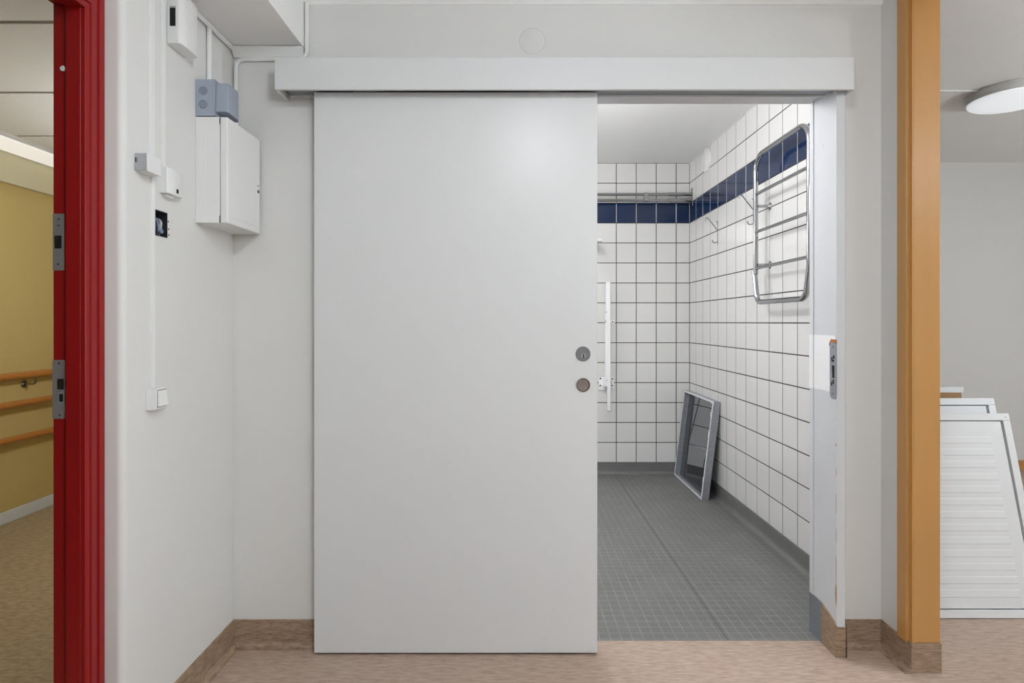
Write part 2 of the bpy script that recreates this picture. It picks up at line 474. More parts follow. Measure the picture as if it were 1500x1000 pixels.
# ------------------------------------------------------------------ red door frame (opening in the hall's left side)
r = root('door_2', (-1.083, 1.46, 0), 'red painted door frame with moulded casing and metal strike plates', 'door frame', kind='structure')
HD = 1.93
parts = []
parts.append(MB().box(-1.087, -1.05, 1.425, 1.494, 0, HD + 0.06).box(-1.128, -1.087, 1.439, 1.494, 0, HD + 0.06).build('jamb', 'red', bevel=0.002))
parts.append(MB().box(-1.087, -1.05, 0.52, 1.4245, HD, HD + 0.08).box(-1.128, -1.087, 0.50, 1.4385, HD + 0.014, HD + 0.08).build('head', 'red', bevel=0.002))
parts.append(MB().box(-1.087, -1.05, 0.45, 0.519, 0, HD + 0.08).box(-1.117, -1.087, 0.45, 0.499, 0, HD + 0.08).build('jamb', 'red', bevel=0.002))
# casing profile: (distance from the opening, height above the wall face)
cas = [(0.0, 0.0), (0.0, 0.010), (0.003, 0.0125), (0.012, 0.0125), (0.014, 0.009), (0.0165, 0.009), (0.0185, 0.014), (0.036, 0.014), (0.039, 0.008), (0.044, 0.008), (0.046, 0.014), (0.064, 0.014), (0.068, 0.010), (0.068, 0.0)]
w = MB().prism(cas, lambda u, v: (-1.05 + v, 1.4255 + u, 0), lambda u, v: (-1.05 + v, 1.4255 + u, HD + u))
parts.append(w.build('casing', 'red', smooth=True))
w = MB().prism(cas, lambda u, v: (-1.05 + v, 1.4255 + u, HD + u), lambda u, v: (-1.05 + v, 0.519 - u, HD + u))
parts.append(w.build('casing', 'red', smooth=True))
w = MB().prism(cas, lambda u, v: (-1.05 + v, 0.519 - u, 0), lambda u, v: (-1.05 + v, 0.519 - u, HD + u))
parts.append(w.build('casing', 'red', smooth=True))
adopt(r, *parts)
def rrect(y0, y1, z0, z1, rad, n=5):
    out = []
    for cx, cz, a0 in ((y1 - rad, z1 - rad, 0), (y0 + rad, z1 - rad, 90), (y0 + rad, z0 + rad, 180), (y1 - rad, z0 + rad, 270)):
        for k in range(n + 1):
            a = math.radians(a0 + 90 * k / n)
            out.append((cx + rad * math.cos(a), cz + rad * math.sin(a)))
    return out
def plate_front(name, m, x0, x1, z0, z1, y, t, rad):
    return MB().prism(rrect(x0, x1, z0, z1, rad), lambda u, v: (u, y, v), lambda u, v: (u, y - t, v)).build(name, m)
def px(p, y): return (p - 748) * y / F
def pz(p, y): return 1.16 - (p - 472) * y / F
yj = 1.439
# upper strike plate
p = plate_front('strike_plate', 'plate', px(78.2, yj), px(95, yj), pz(396, yj), pz(313, yj), yj, 0.002, 0.002)
h1 = plate_front('latch_opening', 'black', px(81, yj), px(91, yj), pz(364, yj), pz(345, yj), yj - 0.002, 0.0006, 0.001)
h2 = plate_front('latch_tongue', 'chrome', px(81.5, yj), px(85, yj), pz(361, yj), pz(347, yj), yj - 0.0026, 0.0015, 0.001)
sc = [MB().lathe([(0.0025, 0), (0.0022, 0.0008)], (px(a, yj), yj - 0.002, pz(bb, yj)), (0, -1, 0), 12).build('screw', 'chrome') for a, bb in ((87, 321), (87, 330), (86, 387))]
adopt(r, p); adopt(p, h1, h2, *sc)
for q in (h1, h2, *sc): q.matrix_parent_inverse = Matrix.Identity(4)
# lower strike plate
p = plate_front('strike_plate', 'plate', px(77.6, yj), px(96.3, yj), pz(613, yj), pz(527, yj), yj, 0.002, 0.004)
kids = [plate_front('latch_opening', 'black', px(85, yj), px(94.5, yj), pz(570, yj), pz(554.5, yj), yj - 0.002, 0.0005, 0.001),
        MB().prism([(px(85.3, yj), pz(569.5, yj)), (px(90, yj), pz(569.5, yj)), (px(87.5, yj), pz(556, yj)), (px(85.3, yj), pz(556, yj))], lambda u, v: (u, yj - 0.0025, v), lambda u, v: (u, yj - 0.0035, v)).build('latch_tongue', 'chrome'),
        plate_front('bolt_opening', 'steel_dull', px(86, yj), px(94.5, yj), pz(590, yj), pz(574.5, yj), yj - 0.002, 0.0005, 0.002),
        plate_front('bolt_slot', 'black', px(88, yj), px(93.5, yj), pz(588, yj), pz(576.5, yj), yj - 0.0025, 0.0005, 0.001)]
kids += [MB().lathe([(0.0028, 0), (0.0024, 0.001)], (px(a, yj), yj - 0.002, pz(bb, yj)), (0, -1, 0), 12).build('screw', 'chrome') for a, bb in ((87.5, 532), (88.5, 607.5))]
adopt(r, p); adopt(p, *kids)
for q in kids: q.matrix_parent_inverse = Matrix.Identity(4)
k = MB().lathe([(0.007, 0), (0.007, 0.003), (0.005, 0.0045)], (px(93, yj), yj, pz(101, yj)), (0, -1, 0), 16).build('rubber_buffer', 'white')
adopt(r, k)

# ------------------------------------------------------------------ ochre frame on the right
r = root('door_3', (1.375, 1.96, 0), 'ochre painted door frame with a linoleum wrapped foot', 'door frame', kind='structure')
OH = 2.30
parts = [MB().box(1.334, 1.424, 1.933, 1.994, BH, OH).build('jamb', 'orange', bevel=0.003),
         MB().box(XR - 0.008, 1.334, 1.947, 1.994, BH - 0.006, OH).build('casing', 'orange', bevel=0.002),
         MB().box(1.330, 1.334, 1.933, 1.947, BH, OH).build('groove_strip', 'orange'),
         MB().box(XR - 0.008, 1.424, 0.99, 1.933, OH - 0.06, OH).build('head', 'orange', bevel=0.003),
         MB().box(XR - 0.008, 1.424, 0.92, 0.99, 0, OH).build('jamb', 'orange', bevel=0.003)]
foot = MB().box(1.328, 1.4255, 1.929, 1.994, 0, BH).build('foot_wrap', 'vinyl_base', bevel=0.001)
parts.append(foot)
adopt(r, *parts)

# ------------------------------------------------------------------ white lining of the bathroom doorway
r = root('trim_door_lining', (1.145, 2.11, 0), 'white door lining with worn edge, patch and strike plate', 'door lining', kind='structure')
JX, JY0, JY1 = 1.13, 2.024, 2.20
parts = [MB().box(JX, 1.16, JY0, JY1, 0.0, 2.02).build('jamb', 'lining', bevel=0.0015),
         MB().box(JX - 0.004, JX, JY1 - 0.026, JY1, 0.146, 2.0).build('stop_strip', 'lining', bevel=0.0015),
         MB().box(OPX0, OPX0 + 0.03, YW, JY1, 0.0, OPZ - 0.0).build('jamb', 'lining', bevel=0.0015),
         MB().box(OPX0 + 0.03, JX, YW - 0.004, JY1, OPZ - 0.012, OPZ).build('head', 'lining', bevel=0.0015),
         MB().box(JX - 0.0045, JX, 2.115, JY1, 0, 0.146).build('vinyl_upstand', 'bluegrey_vinyl'),
         MB().prism([(2.115, 0), (2.019, 0), (2.019, 0.108), (2.034, 0.122), (2.07, 0.134), (2.115, 0.146)], lambda u, v: (JX - 0.005, u, v), lambda u, v: (JX, u, v)).build('brown_upstand', 'vinyl_base'),
         MB().box(JX, 1.163, 2.019, JY0, 0, 0.104).box(1.16, 1.164, 2.019, YW, 0, 0.104).build('brown_upstand', 'vinyl_base')]
pt = MB().box(JX - 0.0010, JX, 2.032, JY1 - 0.0262, 0.915, 1.114).box(JX - 0.0050, JX - 0.004, JY1 - 0.0262, JY1, 0.915, 1.114).build('fresh_patch', 'white_fresh')
tag(pt, 'brighter unpainted patch around the strike plate')
parts.append(pt)
chips = MB()
for (yc, zc, hh, ww) in ((2.0280, 0.215, 0.085, 0.007), (2.0255, 0.30, 0.10, 0.0015), (2.0255, 0.42, 0.05, 0.0012), (2.0255, 0.53, 0.07, 0.0014), (2.0255, 0.64, 0.03, 0.0014), (2.028, 0.735, 0.010, 0.004)):
    chips.prism([(yc - ww / 2, zc - hh / 2), (yc + ww * .3, zc - hh * .2), (yc + ww / 2, zc), (yc + ww * .2, zc + hh * .3), (yc - ww / 2, zc + hh / 2), (yc - ww * .6, zc)], lambda u, v: (JX - 0.0008, u, v), lambda u, v: (JX + 0.001, u, v))
cp = chips.build('chipped_paint', 'chip'); cp['kind'] = 'stuff'
tag(cp, 'bare brown wood where paint has chipped')
parts.append(cp)
adopt(r, *parts)
# strike plate wrapping the front edge of the reveal
sp = MB().prism(rrect(2.0195, 2.062, 0.893, 1.098, 0.016), lambda u, v: (JX - 0.003, u, v), lambda u, v: (JX - 0.0005, u, v)).build('strike_plate', 'steel_dull', bevel=0.0006)
adopt(r, sp)
kids = []
def onrev(name, m, y0, y1, z0, z1, t=0.0006, x=JX - 0.003):
    o = MB().prism(rrect(y0, y1, z0, z1, min(y1 - y0, z1 - z0) * 0.2), lambda u, v: (x - t, u, v), lambda u, v: (x, u, v)).build(name, m)
    kids.append(o); return o
onrev('bolt_opening', 'black', 2.031, 2.045, 0.966, 1.018 - 0.028)
onrev('latch_opening', 'black', 2.031, 2.047, 0.985, 1.010)
onrev('spring_slot', 'black', 2.034, 2.050, 1.022, 1.030)
onrev('spring_slot', 'black', 2.031, 2.041, 1.033, 1.045)
onrev('spring_slot', 'black', 2.044, 2.052, 1.030, 1.038)
onrev('spring_slot', 'black', 2.035, 2.043, 0.944, 0.960)
onrev('spring_slot', 'black', 2.046, 2.053, 0.938, 0.952)
for z in (1.075, 0.912):
    kids.append(MB().lathe([(0.005, 0), (0.004, 0.0012)], (JX - 0.003, 2.040, z), (-1, 0, 0), 14).build('screw', 'lock'))
adopt(sp, *kids)
for q in kids: q.matrix_parent_inverse = Matrix.Identity(4)
k = MB().prism([(2.020, 1.086), (2.022, 1.100), (2.052, 1.101), (2.064, 1.088), (2.066, 1.078), (2.060, 1.086), (2.050, 1.092), (2.036, 1.091), (2.028, 1.086)], lambda u, v: (JX - 0.0036, u, v), lambda u, v: (JX - 0.0003, u, v)).build('bare_wood_edge', 'rust')
tag(k, 'orange bare wood at the top of the strike plate')
adopt(r, k)
for z in (1.80, 0.74):
    k = MB().lathe([(0.0035, 0), (0.003, 0.0012)], (JX, 2.112, z), (-1, 0, 0), 12).build('plugged_screw', 'white')
    adopt(r, k)

# ------------------------------------------------------------------ sliding door, rail and pelmet
DY = 2.035
r = root('door_1', (-0.19, DY + 0.02, 0.008), 'wide plain white sliding door with round lock and finger pull', 'sliding door', kind='structure')
leaf = MB().box(px(460, DY), px(875, DY), DY, DY + 0.04, 0.008, 1.962).build('leaf', 'door', bevel=0.0015)
adopt(r, leaf)
lx = px(854, DY)
lock = MB().lathe([(0.0255, 0), (0.0255, 0.0035), (0.024, 0.005), (0.0205, 0.005), (0.020, 0.0038), (0.0, 0.0038)], (lx, DY, pz(518, DY)), (0, -1, 0), 40).build('lock_rosette', 'lock', smooth=True)
pull = MB().lathe([(0.0245, 0), (0.0245, 0.004), (0.0235, 0.0055), (0.0215, 0.0055), (0.0195, 0.0015), (0.0, 0.0006)], (lx + 0.0005, DY, pz(563.5, DY)), (0, -1, 0), 40).build('finger_pull', 'lock_warm', smooth=True)
adopt(r, lock, pull)
kids = [MB().lathe([(0.0085, 0), (0.0085, 0.004), (0.0075, 0.005)], (lx + 0.001, DY - 0.0038, pz(520.5, DY)), (0, -1, 0), 24).build('lock_cylinder', 'steel', smooth=True),
        MB().box(lx - 0.0012, lx + 0.003, DY - 0.0095, DY - 0.0085, pz(524, DY), pz(518, DY)).build('keyhole', 'black')]
kids += [MB().lathe([(0.0022, 0), (0.0018, 0.0012)], (lx + dx, DY - 0.005, pz(518, DY) + dz), (0, -1, 0), 10).build('screw', 'chrome') for dx, dz in ((-0.005, 0.0195), (0.017, 0.012))]
adopt(lock, *kids)
for q in kids: q.matrix_parent_inverse = Matrix.Identity(4)

r = root('pelmet', (0.18, 2.04, 1.9517), 'long white boxed pelmet hiding the rail above the sliding door', 'pelmet')
PY = 1.985
px0, px1, pz0, pz1 = px(402, PY), px(1251.5, PY), pz(131, PY), pz(84, PY)
parts = [MB().box(px0, px1, PY, PY + 0.012, pz0, pz1).build('front_board', 'white', bevel=0.0015),
         MB().box(px0, px1, PY + 0.012, YW, pz1 - 0.012, pz1).build('top_board', 'white', bevel=0.001),
         MB().box(px0, px0 + 0.011, PY + 0.012, YW, pz0, pz1 - 0.012).build('end_cap', 'white', bevel=0.001),
         MB().box(px1 - 0.011, px1, PY + 0.012, YW, pz0, pz1 - 0.012).build('end_cap', 'white', bevel=0.001)]
adopt(r, *parts)
r = root('sliding_rail', (0.17, 2.05, 1.967), 'grey metal rail under the pelmet carrying the sliding door', 'rail')
rx0, rx1 = -0.782, 1.121
parts = [MB().box(rx0, rx1, 2.016, 2.076, 1.968, 2.032).build('channel', 'steel_dull', bevel=0.001),
         MB().box(rx0 + 0.003, rx1 - 0.002, 2.076, 2.085, 1.962, 2.02).build('back_lip', 'white', bevel=0.001),
         MB().box(rx0 - 0.002, rx0, 2.016, 2.076, 1.968, 2.032).build('end_plate', 'dark'),
         MB().box(-0.55, -0.47, 2.04, 2.062, 1.960, 1.969).build('hanger', 'steel'),
         MB().box(0.09, 0.17, 2.04, 2.062, 1.960, 1.969).build('hanger', 'steel')]
adopt(r, *parts)

# round blanking cover on the wall above the pelmet
cx, cz = px(779.5, YW), pz(60, YW)
r = root('blanking_cover', (cx, YW, cz), 'round painted blanking cover on the wall above the pelmet', 'cover')
k = MB().lathe([(0.0455, 0), (0.0455, 0.0006), (0.0445, 0.0011), (0, 0.0012)], (0, 0, 0), (0, -1, 0), 48).build('disc', 'wall', r, smooth=True)
k = MB().lathe([(0.0465, 0), (0.0465, 0.0003), (0.0, 0.0003)], (0, 0, 0), (0, -1, 0), 48).build('shadow_gap', 'plastic_grey', r)

# ------------------------------------------------------------------ fittings on the left wall
# tall alarm box with a black slot
r = root('alarm_box', (XL, 1.73, 1.965), 'tall white alarm box with a black slot on the wall block', 'alarm box')
body = MB().prism([(0, 0), (0.034, 0.0), (0.038, 0.004), (0.042, 0.03), (0.042, 0.075), (0.038, 0.096), (0.03, 0.099), (0, 0.099)], lambda u, v: (XL + u, 1.684 + v, 1.965), lambda u, v: (XL + u, 1.684 + v, 2.118)).build('housing', 'plastic', bevel=0.003)
slot = MB().box(px(249.2, 1.684), px(257.2, 1.684), 1.6825, 1.6845, pz(38, 1.684), pz(11.5, 1.684)).build('slot', 'black')
rim = MB().box(px(249, 1.684), px(258, 1.684), 1.682, 1.6842, pz(10.5, 1.684), pz(9, 1.684)).build('slot_rim', 'plastic_grey')
crest = MB().tube([(XL + 0.0415, 1.7135, 1.968), (XL + 0.042, 1.709, 2.0), (XL + 0.0425, 1.7125, 2.035), (XL + 0.042, 1.708, 2.07), (XL + 0.0415, 1.711, 2.112)], 0.0016, 8).build('moulded_ridge', 'plastic', smooth=True)
adopt(r, body, slot, rim, crest)

# grey-sided socket box
r = root('socket_box', (XL, 1.57, 1.56), 'small white socket box with a grey end and dark hole', 'socket box')
body = MB().box(XL, -0.9588, 1.5415, 1.601, 1.56, 1.607).build('housing', 'plastic', bevel=0.0015)
face = MB().box(XL + 0.001, -0.9600, 1.5395, 1.5415, 1.5605, 1.6065).build('end_plate', 'plastic_grey', bevel=0.0008)
hole = MB().box(XL + 0.001, XL + 0.0075, 1.5388, 1.5396, 1.582, 1.595).build('cable_hole', 'black')
rim = MB().tube([(XL + 0.0015, 1.539, 1.563), (XL + 0.0055, 1.539, 1.563), (XL + 0.0055, 1.539, 1.604), (XL + 0.0015, 1.539, 1.604)], 0.0006, 6, True).build('hole_rim', 'steel')
adopt(r, body, face, hole, rim)

# white thermostat box
r = root('sensor_box', (XL, 1.69, 1.524), 'white sensor box with a tiny dark window below the alarm box', 'sensor box')
body = MB().prism([(0, 0), (0.022, 0), (0.025, 0.004), (0.025, 0.074), (0.022, 0.0785), (0, 0.0785)], lambda u, v: (XL + u, 1.648 + v, 1.526), lambda u, v: (XL + u, 1.648 + v, 1.599)).build('housing', 'plastic', bevel=0.0015)
win = MB().box(-0.9676, -0.9668, 1.690, 1.700, 1.534, 1.546).build('window', 'black')
lugs = MB().box(XL, XL + 0.012, 1.665, 1.70, 1.518, 1.526).build('terminal_cover', 'plastic', bevel=0.001)
adopt(r, body, win, lugs)

# open wall box with loose wires, set in the hole of the wall
r = root('open_wall_box', (XL - 0.05, 1.658, 1.403), 'open recessed wall box with loose wires above the light switch', 'wall box')
g = 0.0004
bx_ = MB()
xa, xb = XL - 0.0498, XL + 0.0008
bx_.box(xa, xa + 0.002, hy0 + g, hy1 - g, hz0 + g, hz1 - g)
for (y0, y1, z0, z1) in ((hy0 + g, hy0 + 0.0025, hz0 + g, hz1 - g), (hy1 - 0.0025, hy1 - g, hz0 + g, hz1 - g), (hy0 + 0.0025, hy1 - 0.0025, hz0 + g, hz0 + 0.0025), (hy0 + 0.0025, hy1 - 0.0025, hz1 - 0.0025, hz1 - g)):
    bx_.box(xa + 0.002, xb, y0, y1, z0, z1)
parts = [bx_.build('back_box', 'wire_dark')]
parts += [MB().tube(fillet(pts, 0.02, 5), rad, 8).build('wire', m, smooth=True) for pts, m, rad in (
    ([(xa + .01, 1.66, 1.468), (xa + .036, 1.655, 1.450), (xa + .044, 1.664, 1.415), (xa + .040, 1.680, 1.420), (xa + .02, 1.680, 1.46)], 'wire_blue', 0.0042),
    ([(xa + .012, 1.670, 1.47), (xa + .040, 1.648, 1.448), (xa + .042, 1.652, 1.428), (xa + .030, 1.678, 1.410)], 'wire_blue', 0.0045),
    ([(xa + .010, 1.66, 1.47), (xa + .047, 1.640, 1.442), (xa + .047, 1.644, 1.416), (xa + .015, 1.66, 1.41)], 'wire_dark', 0.003),
    ([(xa + .012, 1.678, 1.460), (xa + .044, 1.668, 1.450), (xa + .042, 1.666, 1.428), (xa + .020, 1.672, 1.408)], 'plastic_grey', 0.004))]
for yy, zz in ((1.693, 1.43), (1.692, 1.452), (1.624, 1.462), (1.694, 1.413)):
    parts.append(MB().lathe([(0.0028, 0), (0.0022, 0.0008)], (XL, yy, zz), (1, 0, 0), 8).build('plaster_pit', 'dark'))
adopt(r, *parts)

# light switch
r = root('light_switch', (XL, 1.61, 0.919), 'white surface mounted rocker light switch on the wall block', 'light switch')
body = MB().box(XL, -0.970, 1.587, 1.641, 0.920, 0.978).build('housing', 'plastic', bevel=0.002)
frame = MB().box(-0.970, -0.966, 1.589, 1.640, 0.922, 0.977).build('frame', 'plastic', bevel=0.0012)
rock = MB().prism([(0, 0.929), (0.0075, 0.930), (0.0035, 0.952), (0.0015, 0.9725), (0, 0.973)], lambda u, v: (-0.966 + u, 1.596, v), lambda u, v: (-0.966 + u, 1.637, v)).build('rocker', 'plastic', bevel=0.0006)
gap = MB().box(-0.966, -0.9656, 1.595, 1.638, 0.9275, 0.9745).build('rocker_gap', 'dark')
adopt(r, body, frame, rock, gap)

# blue grey junction box
r = root('junction_box', (XL, 1.89, 1.808), 'blue grey plastic junction box on top of the fuse cabinet', 'junction box')
jy0, jy1 = 1.8375, 1.944
body = MB().box(XL, -0.931, jy0, jy1 + 0.004, 1.810, 1.926).build('base', 'bluegrey', bevel=0.002)
cov = MB().prism([(0, 0.004), (0.040, 0.004), (0.040, 0.07), (0.028, 0.100), (0, 0.100)], lambda u, v: (-0.931 + u, jy0 + v, 1.822), lambda u, v: (-0.931 + u, jy0 + v, 1.915)).build('cover', 'bluegrey', bevel=0.0025)
clip = MB().box(-0.929, -0.893, jy0 - 0.0015, jy0 + 0.012, 1.8225, 1.832).build('clip', 'bluegrey', bevel=0.001)
ko = [MB().lathe([(0.013, 0), (0.013, 0.0022), (0.0105, 0.0022), (0.0100, 0.0010), (0, 0.0010)], (px(297.5, jy0), jy0, pz(z, jy0)), (0, -1, 0), 28).build('knockout', 'bluegrey_dark', smooth=True) for z in (133, 152.5)]
ridge = MB().box(-0.936, -0.9305, jy0 - 0.001, jy0 + 0.003, 1.811, 1.925).build('edge_ridge', 'bluegrey', bevel=0.001)
adopt(r, body, cov, clip, ridge, *ko)

# fuse cabinet
r = root('fuse_cabinet', (XL, 1.96, 1.473), 'white fuse cabinet with a hinged door in the wall corner', 'cabinet')
fy0, fy1 = 1.837, 2.076
body = MB().box(XL, -0.916, fy0, fy1, 1.473, 1.807).build('body', 'plastic', bevel=0.002)
dr = MB().box(-0.9145, -0.891, fy0, fy1, 1.473, 1.807).build('door', 'plastic', bevel=0.004)
seam = MB().box(-0.917, -0.914, fy0 + 0.0015, fy1 - 0.002, 1.4745, 1.8055).build('seam', 'plastic_grey')
adopt(r, body, dr, seam)
kids = [MB().box(-0.891, -0.8895, fy0 + 0.012, fy1 - 0.012, 1.495, 1.785).build('raised_panel', 'plastic', bevel=0.001),
        MB().lathe([(0.0055, 0), (0.005, 0.002)], (-0.8895, fy1 - 0.02, pz(281, 2.06)), (1, 0, 0), 14).build('lock', 'dark'),
        MB().box(-0.8895, -0.8885, fy1 - 0.026, fy1 - 0.014, pz(272.5, 2.06) - 0.001, pz(272.5, 2.06) + 0.001).build('latch_mark', 'dark')]
adopt(dr, *kids)
for q in kids: q.matrix_parent_inverse = Matrix.Identity(4)
ticks = [MB().box(-0.9165, -0.9148, fy0 - 0.0006, fy0 + 0.002, z0, z1).build('hinge_notch', 'dark') for z0, z1 in ((1.783, 1.804), (1.474, 1.496))]
adopt(r, *ticks)
for i, (z0, z1) in enumerate(((1.505, 1.575), (1.585, 1.62), (1.63, 1.675), (1.69, 1.77))):
    k = MB()
    for xx in (XL + 0.008, XL + 0.022, XL + 0.036):
        k.box(xx, xx + 0.010, fy0 - 0.0005, fy0 + 0.001, z0, z1)
    o = k.build('knockout_panel', 'plastic')
    o['kind'] = 'stuff'
    adopt(r, o)

# cable trunking and conduits
def conduit(name, label, pts, rad, fr=0.0, seg=10, m='plastic'):
    P = fillet(pts, fr, 5) if fr else pts
    o = MB().tube(P, rad, seg).build(name, m, smooth=True)
    return tag(o, label, 'conduit')
def trunk(label, y0, y1, z0, z1, d=0.010):
    o = MB().box(XL, XL + d, y0, y1, z0, z1).build('cable_trunking', 'plastic', bevel=0.001)
    return tag(o, label, 'cable trunking')
trunk('white cable trunking running down to the socket box', 1.597, 1.6135, 1.6075, 2.136)
trunk('white cable trunking running down to the sensor box', 1.652, 1.6635, 1.5995, 2.136)
trunk('thin white trunking running down to the light switch', 1.606, 1.619, 0.9785, 1.5595, 0.007)
conduit('conduit', 'short white conduit from the soffit down to the junction box', [(XL + 0.008, 1.907, 2.123), (XL + 0.008, 1.907, 1.9265)], 0.008)
conduit('conduit', 'white conduit along the wall block under the soffit', [(XL + 0.0085, 1.79, 2.129), (XL + 0.0085, 2.05, 2.129)], 0.0085)
conduit('conduit', 'bent white conduit around the lower edge of the soffit', [(-0.727, YW - 0.008, 2.30), (-0.727, YW - 0.008, 2.098), (XL + 0.013, YW - 0.008, 2.098), (XL + 0.013, YW - 0.008, 1.83)], 0.0075, 0.03)

# ------------------------------------------------------------------ bathroom fittings
# wall mounted chrome towel rack
RX = 1.298
r = root('towel_rack', (BX, 2.81, 1.26), 'large chrome tubular towel rack on the tiled side wall', 'towel rack')
ya, yb_ = 3.092, 2.535
up = MB().tube(fillet([(RX, ya, 1.415), (RX, ya, 2.036), (RX, yb_, 2.036), (RX, yb_, 1.415)], 0.085, 9), 0.0125, 14).build('frame', 'chrome', smooth=True)
lo = MB().tube(fillet([(RX - 0.002, ya + 0.012, 1.432), (RX - 0.002, ya - 0.028, 1.265), (RX - 0.002, yb_ + 0.028, 1.265), (RX - 0.002, yb_ - 0.012, 1.432)], 0.05, 7), 0.0135, 14).build('lower_loop', 'chrome', smooth=True)
rungs = [MB().tube([(RX, ya, z), (RX, yb_, z)], 0.0085, 12).build('rung', 'chrome', smooth=True) for z in (1.836, 1.637, 1.4455)]
br = []
for y in (ya - 0.012, yb_ + 0.012):
    for z in (1.772, 1.463):
        a = MB().tube([(RX + 0.004, y, z), (BX - 0.004, y, z)], 0.0075, 12).build('bracket', 'chrome', smooth=True)
        fl = MB().lathe([(0.021, 0), (0.021, 0.002), (0.014, 0.006), (0.008, 0.012)], (BX - 0.001, y, z), (-1, 0, 0), 24).build('flange', 'chrome', smooth=True)
        br.append((a, fl))
adopt(r, up, lo, *rungs, *[a for a, _ in br])
for a, fl in br:
    adopt(a, fl); fl.matrix_parent_inverse = Matrix.Identity(4)

# double hooks
def hook(y, dz, label):
    r = root('double_hook', (BX - 0.001, y, 1.67 + dz), label, 'hook', 'wire double hooks on the tiled wall')
    pl = MB().box(-0.004, 0.0, -0.004, 0.004, 0.0, 0.157).build('back_plate', 'chrome', r, bevel=0.0008)
    MB().tube(fillet([(-0.004, 0, 0.098), (-0.062, 0, 0.172), (-0.075, 0, 0.182), (-0.086, 0, 0.176), (-0.084, 0, 0.160)], 0.012, 4), 0.0034, 10).build('long_arm', 'chrome', r, smooth=True)
    MB().tube(fillet([(-0.003, 0, 0.022), (-0.02, 0, 0.014), (-0.032, 0, 0.018), (-0.038, 0, 0.034)], 0.01, 4), 0.0034, 10).build('short_arm', 'chrome', r, smooth=True)
    MB().lathe([(0.0045, 0), (0.004, 0.002)], (-0.0085, 0, 0.158), (-1, 0, 0), 12).build('ball_end', 'chrome', r)
hook(3.853, 0.0, 'chrome double hook on the tiles near the room corner')
hook(3.283, 0.025, 'chrome double hook beside the towel rack')

# round vent valve
r = root('vent_valve', (BX - 0.001, 4.067, 2.287), 'round white vent valve near the bathroom ceiling', 'vent')
MB().lathe([(0.080, 0), (0.080, 0.006), (0.076, 0.012), (0.060, 0.016), (0.058, 0.010), (0.0, 0.010)], (0, 0, 0), (-1, 0, 0), 40).build('rim', 'plastic', r, smooth=True)
MB().lathe([(0.050, 0.008), (0.052, 0.014), (0.048, 0.017), (0.0, 0.018)], (0, 0, 0), (-1, 0, 0), 40).build('disc', 'plastic', r, smooth=True)

# double curtain rail along the back wall
RY = 4.40
r = root('curtain_rail', (BX, RY, 2.1), 'double chrome shower rail along the tiled back wall', 'rail')
parts = [MB().tube([(-1.09, RY, z), (BX - 0.006, RY, z)], 0.0105, 14).build('tube', 'chrome', smooth=True) for z in (2.125, 2.080)]
parts += [MB().tube([(1.19, RY, z), (BX - 0.006, RY, z)], 0.0135, 14).build('sleeve', 'chrome', smooth=True) for z in (2.125, 2.080)]
parts.append(MB().box(BX - 0.007, BX - 0.001, RY - 0.02, RY + 0.02, 2.035, 2.172).build('end_plate', 'chrome', bevel=0.002))
parts.append(MB().box(px(943, RY), px(949.5, RY), RY - 0.018, RY + 0.012, pz(295, RY), pz(282.5, RY)).build('clamp', 'chrome', bevel=0.003))
adopt(r, *parts)

# shelf whose end shows beside the door
r = root('wall_shelf', (0.45, BY, 1.74), 'white wall shelf with its end showing beside the door', 'shelf')
adopt(r, MB().box(0.1, 0.654, 4.17, BY - 0.001, 1.741, 1.760).build('board', 'plastic', bevel=0.002),
      MB().box(0.2, 0.215, 4.25, BY - 0.001, 1.66, 1.741).build('bracket', 'plastic', bevel=0.002))

# folding support rail on the back wall
GY = 4.405
r = root('support_rail', (0.735, BY, 0.49), 'white folding support rail hanging upright on the tiled wall', 'support rail')
parts = [MB().box(px(887.3, GY), px(894, GY), GY - 0.012, GY + 0.012, pz(478, GY), pz(413, GY)).build('upper_bar', 'plastic_bright', bevel=0.003),
         MB().box(px(889.5, GY), px(894.3, GY), GY - 0.010, GY + 0.010, pz(601, GY), pz(470, GY)).build('lower_bar', 'plastic_bright', bevel=0.003),
         MB().box(px(886.5, GY), px(888, GY), GY - 0.016, GY + 0.010, pz(480, GY), pz(455, GY)).build('joint_cheek', 'plastic_bright', bevel=0.001),
         MB().box(px(886.3, GY), px(889.6, GY), GY - 0.008, GY + 0.010, pz(557, GY), pz(470, GY)).build('side_strap', 'plastic_bright', bevel=0.001)]
ring = MB().lathe([(0.0135, 0), (0.0135, 0.012), (0.0065, 0.012), (0.006, 0.002), (0, 0.002)], (px(897.5, GY), GY + 0.005, pz(471.5, GY)), (0, -1, 0), 24).build('clip_ring', 'plastic_bright', smooth=True)
rh = MB().lathe([(0.006, 0), (0.006, 0.0012)], (px(897.5, GY), GY + 0.0025, pz(471.5, GY)), (0, -1, 0), 16).build('ring_hole', 'black')
parts += [ring, rh]
yw = BY - 0.001
pl1 = MB().box(px(877, yw), px(886.5, yw), yw - 0.012, yw, pz(571, yw), pz(552, yw)).build('mount_plate', 'plastic_bright', bevel=0.002)
pl2 = MB().box(px(895.5, yw), px(899.2, yw), yw - 0.012, yw, pz(568, yw), pz(552, yw)).build('mount_plate', 'plastic_bright', bevel=0.002)
arm = MB().box(px(884, GY), px(893, GY), GY - 0.005, yw - 0.0, pz(566, GY), pz(555, GY)).build('hinge_arm', 'plastic_bright', bevel=0.002)
parts += [pl1, pl2, arm]
adopt(r, *parts)
def holes(parent, lst, y):
    for a, bb, rad in lst:
        k = MB().lathe([(rad, 0), (rad, 0.0008)], (px(a, y), y, pz(bb, y)), (0, -1, 0), 12).build('screw_hole', 'black')
        adopt(parent, k); k.matrix_parent_inverse = Matrix.Identity(4)
